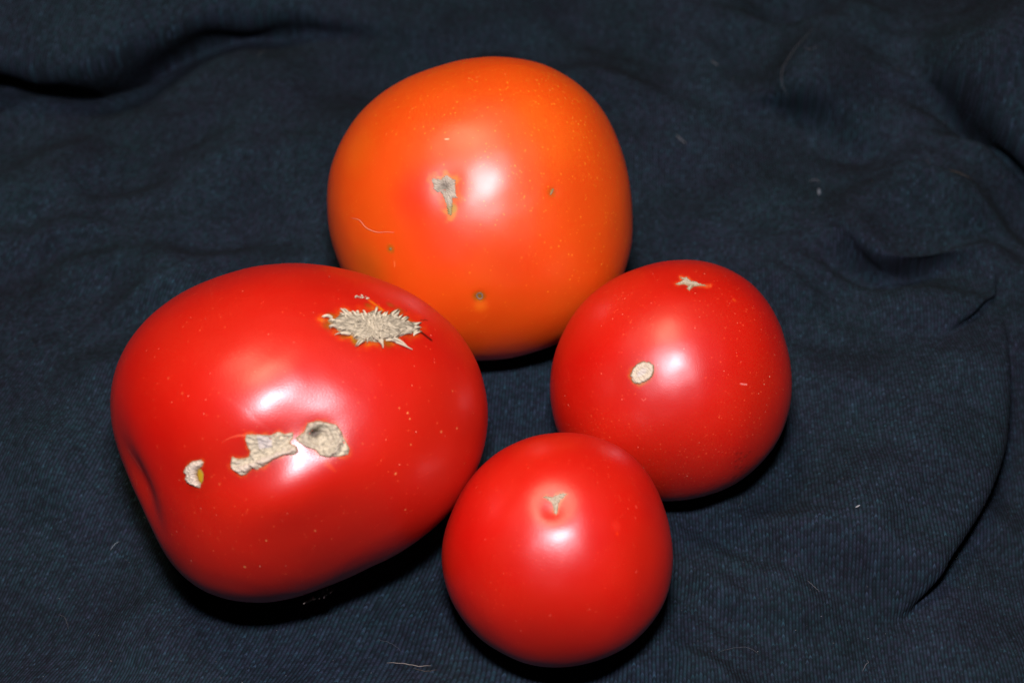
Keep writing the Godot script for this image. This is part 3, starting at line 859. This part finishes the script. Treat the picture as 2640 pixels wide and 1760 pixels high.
func build_right() -> void:
	var t := {"co": [27.886, 0.171, -0.186, -0.097, 0.664, -0.166, -0.284, -0.147, -0.224, 0.087, -0.005], "rc": 26.5, "dents": []}
	t.dents = [dent(Vector3(1.6, 21.5, 15), Vector3(1, 0, 0), 0.22, 0.14, 0.5), dent(Vector3(-6.4, 1.2, 26), Vector3(1, 0, 0), 0.10, 0.10, 0.15)]
	var made := tomato(Vector3(36.5, -2.2, 15.8), Vector3(36.55, 24.74, 15.83), -0.92254, -0.12624, "small red tomato at right with a round cream scab on its front")
	var o: Node3D = made[0]
	var oval := pl([-8.96, 0.18, -8.65, 1.69, -7.66, 2.89, -6.45, 3.66, -4.97, 3.62, -3.99, 3.07, -3.77, 1.81, -4.10, 0.49, -4.92, -0.52, -6.66, -1.52, -7.97, -1.38, -8.59, -0.70])
	var star := pl([-1.22, 21.44, -0.16, 22.04, 0.46, 22.50, -0.37, 23.33, 0.87, 23.15, 1.12, 23.48, 1.84, 22.74, 2.52, 22.41, 3.36, 22.50, 3.96, 22.06, 6.60, 21.82, 4.37, 21.65, 2.91, 21.26, 2.57, 20.83, 2.16, 20.20, 1.46, 20.72, 1.79, 21.24, 0.82, 21.64, -0.28, 21.33])
	red_skin(t, 1536)
	speckle(t, 900, Color8(236, 110, 60), 0.10, 0.2, 0.4, func(d: Vector3) -> float: return clampf(0.2 - d.y * 0.8, 0.0, 1.0))
	halo(t, oval, 1.1, Color8(196, 120, 20), Color8(222, 60, 12), 0.9)
	halo(t, star, 1.0, Color8(236, 120, 50), Color8(220, 50, 16), 0.8)
	spot_at(t, 12.2, 19.2, 0.8, Color8(236, 120, 30), 0.5)
	for k in 14:
		spot_at(t, 15.2 + 0.11 * k, 0.85 + 0.03 * sin(k * 2.0), 0.34, Color8(235, 150, 140), 0.6)
	for k in 10:
		spot_at(t, -5.9 + 0.1 * k, -5.0 + 0.12 * absf(k - 4.0), 0.16, Color8(240, 180, 160), 0.6)
	for k in 26:
		spot_at(t, rng.randf_range(15.5, 22.0), rng.randf_range(-20.5, -14.0), rng.randf_range(0.3, 1.0), Color8(70, 30, 16), 0.22)
	for k in 40:
		spot_at(t, rng.randf_range(-4.0, 18.0), rng.randf_range(-24.5, -14.0), rng.randf_range(0.12, 0.3), Color8(220, 170, 140), 0.5)
	add_skin(o, t, 0.35, red_tone)
	var oc := Vector2(-6.35, 1.1)
	tag(patch("stem_scab", t, oval, 0.14, func(q: Vector2, e: float) -> float:
		return 0.30 * smoothstep(0.0, 0.5, e) + 0.10 * exp(-pow((e - 0.75) / 0.3, 2.0)) + 0.25 * fine.get_noise_2d(q.x * 26.0, q.y * 26.0) + 0.12 * fine.get_noise_2d(q.x * 90.0, q.y * 90.0), func(q: Vector2, e: float, _h: float) -> Color:
		var k := clampf(0.98 + 0.25 * fine.get_noise_2d(q.x * 80.0, q.y * 80.0), 0.5, 1.15)
		var c := Color(0.54, 0.49, 0.36) * k
		c = c.lerp(Color(0.34, 0.29, 0.22), 0.3 * exp(-pow((e - 1.25 - 0.2 * fine.get_noise_2d(q.x * 30.0, q.y * 30.0)) / 0.16, 2.0)))
		c = c.lerp(Color(0.50, 0.48, 0.42), smoothstep(1.3, 1.8, e) * 0.8)
		return c.lerp(Color(0.22, 0.17, 0.11), 1.0 - smoothstep(0.1, 0.45, e)), o), "round cream scab with a grey rim, on the front")
	tag(patch("blossom_scar", t, star, 0.12, func(q: Vector2, e: float) -> float: return 0.35 * smoothstep(0.0, 0.4, e) + 0.35 * absf(fine.get_noise_2d(q.x * 110.0, q.y * 110.0)), func(q: Vector2, _e: float, _h: float) -> Color: return cork(clampf(0.9 + 0.55 * fine.get_noise_2d(q.x * 120.0, q.y * 120.0), 0.3, 1.2)), o), "small tan star-shaped scar at the top")
	settle(o, made[1])


func build_front() -> void:
	var t := {"co": [25.13, 0.31, -0.147, -0.168, 0.27, -0.241, -0.321, -0.073, -0.08, -0.026, -0.106], "rc": 25.0, "dents": []}
	t.dents = [dent(Vector3(-0.8, 9.2, 22.5), Vector3(1, 0, 0), 0.17, 0.17, 0.75), dent(Vector3(-1.6, 7.6, 23.2), Vector3(1, 0, 0), 0.08, 0.07, 0.25)]
	var made := tomato(Vector3(9.8, 0.6, 62.1), Vector3(9.8, 25.62, 62.09), -1.00667, -0.0405, "smallest red tomato, in front, smooth with a three-pointed tan scar")
	var o: Node3D = made[0]
	var tri := pl([-3.55, 10.62, -2.67, 11.06, -1.44, 10.85, -0.32, 11.46, 0.81, 11.75, 1.72, 11.53, 1.10, 10.52, 0.23, 9.67, 0.01, 8.68, -0.11, 7.46, -0.50, 6.88, -1.00, 7.43, -1.20, 8.64, -1.64, 9.53, -2.56, 10.16])
	tex_start(1536, Color8(202, 29, 11))
	speckle(t, 2600, Color8(232, 90, 56), 0.16, 0.34, 0.6, func(d: Vector3) -> float: return clampf(0.4 + 0.9 * lumps.get_noise_3d(d.x * 80.0, d.y * 80.0, d.z * 80.0), 0.03, 1.0))
	halo(t, tri, 0.8, Color8(238, 150, 90), Color8(220, 60, 30), 0.75)
	for p in [[16.14, 9.42, 0.6], [16.0, 7.09, 0.45], [-15.0, 1.61, 0.45], [16.45, -4.0, 0.5], [-1.08, -13.47, 0.5], [-7.0, -17.0, 0.45], [7.0, -12.0, 0.4], [-17.5, 12.5, 0.5], [-16.6, 11.4, 0.35]]:
		spot_at(t, p[0], p[1], p[2], Color8(235, 110, 90), 0.55)
	spot_at(t, 12.22, 3.66, 0.7, Color8(230, 70, 14), 0.7)
	spot_at(t, 12.0, 5.2, 2.0, Color8(224, 62, 44), 0.5)
	add_skin(o, t, 0.35, red_tone)
	tag(patch("blossom_scar", t, tri, 0.13, func(q: Vector2, e: float) -> float: return 0.16 * smoothstep(0.0, 0.5, e) + 0.15 * fine.get_noise_2d(q.x * 90.0, q.y * 90.0), func(q: Vector2, _e: float, _h: float) -> Color:
		var k := clampf(0.9 + 0.6 * fine.get_noise_2d(q.x * 65.0, q.y * 65.0), 0.35, 1.15)
		return Color(0.42, 0.36, 0.25) * k, o), "three-pointed tan scar in a shallow dimple")
	settle(o, made[1])


func _ready() -> void:
	rng.seed = 4711
	# camera: a short telephoto held above and in front, focused on the near half of the group
	var cam := Camera3D.new()
	cam.name = "camera"
	add_child(cam)
	cam.position = CAM * MM
	cam.rotation_degrees = Vector3(-PITCH, 0, 0)
	var at := CameraAttributesPhysical.new()
	at.frustum_focal_length = 12.0 / tan(deg_to_rad(18.6) / 2.0)
	at.frustum_focus_distance = 0.456
	at.exposure_aperture = 14.0
	at.frustum_near = 0.05
	at.frustum_far = 10.0
	cam.attributes = at
	cam.fov = 18.6
	cam.current = true
	var env := Environment.new()
	env.background_mode = Environment.BG_COLOR
	env.background_color = Color(0.02, 0.022, 0.025)
	env.tonemap_mode = Environment.TONE_MAPPER_LINEAR
	env.tonemap_exposure = 1.0
	env.sdfgi_enabled = true
	env.ssao_enabled = true
	env.ssil_enabled = true
	var we := WorldEnvironment.new()
	we.name = "environment"
	we.environment = env
	add_child(we)
	# the camera's flash, raised above the lens
	var flash := AreaLight3D.new()
	flash.name = "camera_flash"
	flash.area_size = Vector2(0.055, 0.03)
	flash.area_normalize_energy = true
	flash.light_color = Color(1.0, 0.95, 1.0)
	flash.light_energy = 0.35
	flash.shadow_enabled = true
	add_child(flash)
	flash.position = Vector3(-4.0, 484.0, 216.0) * MM
	flash.look_at(Vector3(0, 0, 0), Vector3.UP)
	# the room's ceiling lamp, straight overhead
	var room := AreaLight3D.new()
	room.name = "ceiling_lamp"
	room.area_size = Vector2(0.36, 0.36)
	room.area_normalize_energy = true
	room.light_color = Color(1.0, 0.88, 0.72)
	room.light_energy = 0.9
	room.shadow_enabled = true
	add_child(room)
	room.position = Vector3(-0.28, 1.6, -0.25)
	room.look_at(Vector3(0, 0, 0), Vector3.FORWARD)

	lumps.noise_type = FastNoiseLite.TYPE_SIMPLEX_SMOOTH
	lumps.seed = 5
	lumps.frequency = 0.014
	lumps.fractal_octaves = 2
	fine.noise_type = FastNoiseLite.TYPE_SIMPLEX_SMOOTH
	fine.seed = 11
	fine.frequency = 0.035
	fine.fractal_octaves = 2
	var pn := FastNoiseLite.new()
	pn.noise_type = FastNoiseLite.TYPE_SIMPLEX
	pn.seed = 3
	pn.frequency = 0.5
	pn.fractal_octaves = 2
	pores = NoiseTexture2D.new()
	pores.width = 2048
	pores.height = 1024
	pores.noise = pn
	pores.normalize = true
	scar_mat = StandardMaterial3D.new()
	scar_mat.vertex_color_use_as_albedo = true
	scar_mat.roughness = 0.8
	scar_mat.metallic_specular = 0.35
	# where the four rest, and how far the cloth gives there
	rests = [
		{"at": Vector2(-7.6, -29.0), "r": 20.0, "r2": 20.0, "y": -0.8},
		{"at": Vector2(-46.7, 38.6), "r": 23.0, "r2": 20.0, "y": 0.0},
		{"at": Vector2(36.5, 15.8), "r": 16.0, "r2": 16.0, "y": -1.9},
		{"at": Vector2(9.8, 62.1), "r": 16.0, "r2": 16.0, "y": 0.9},
	]
	build_cloth()
	build_orange()
	build_left()
	build_right()
	build_front()
	build_lint()
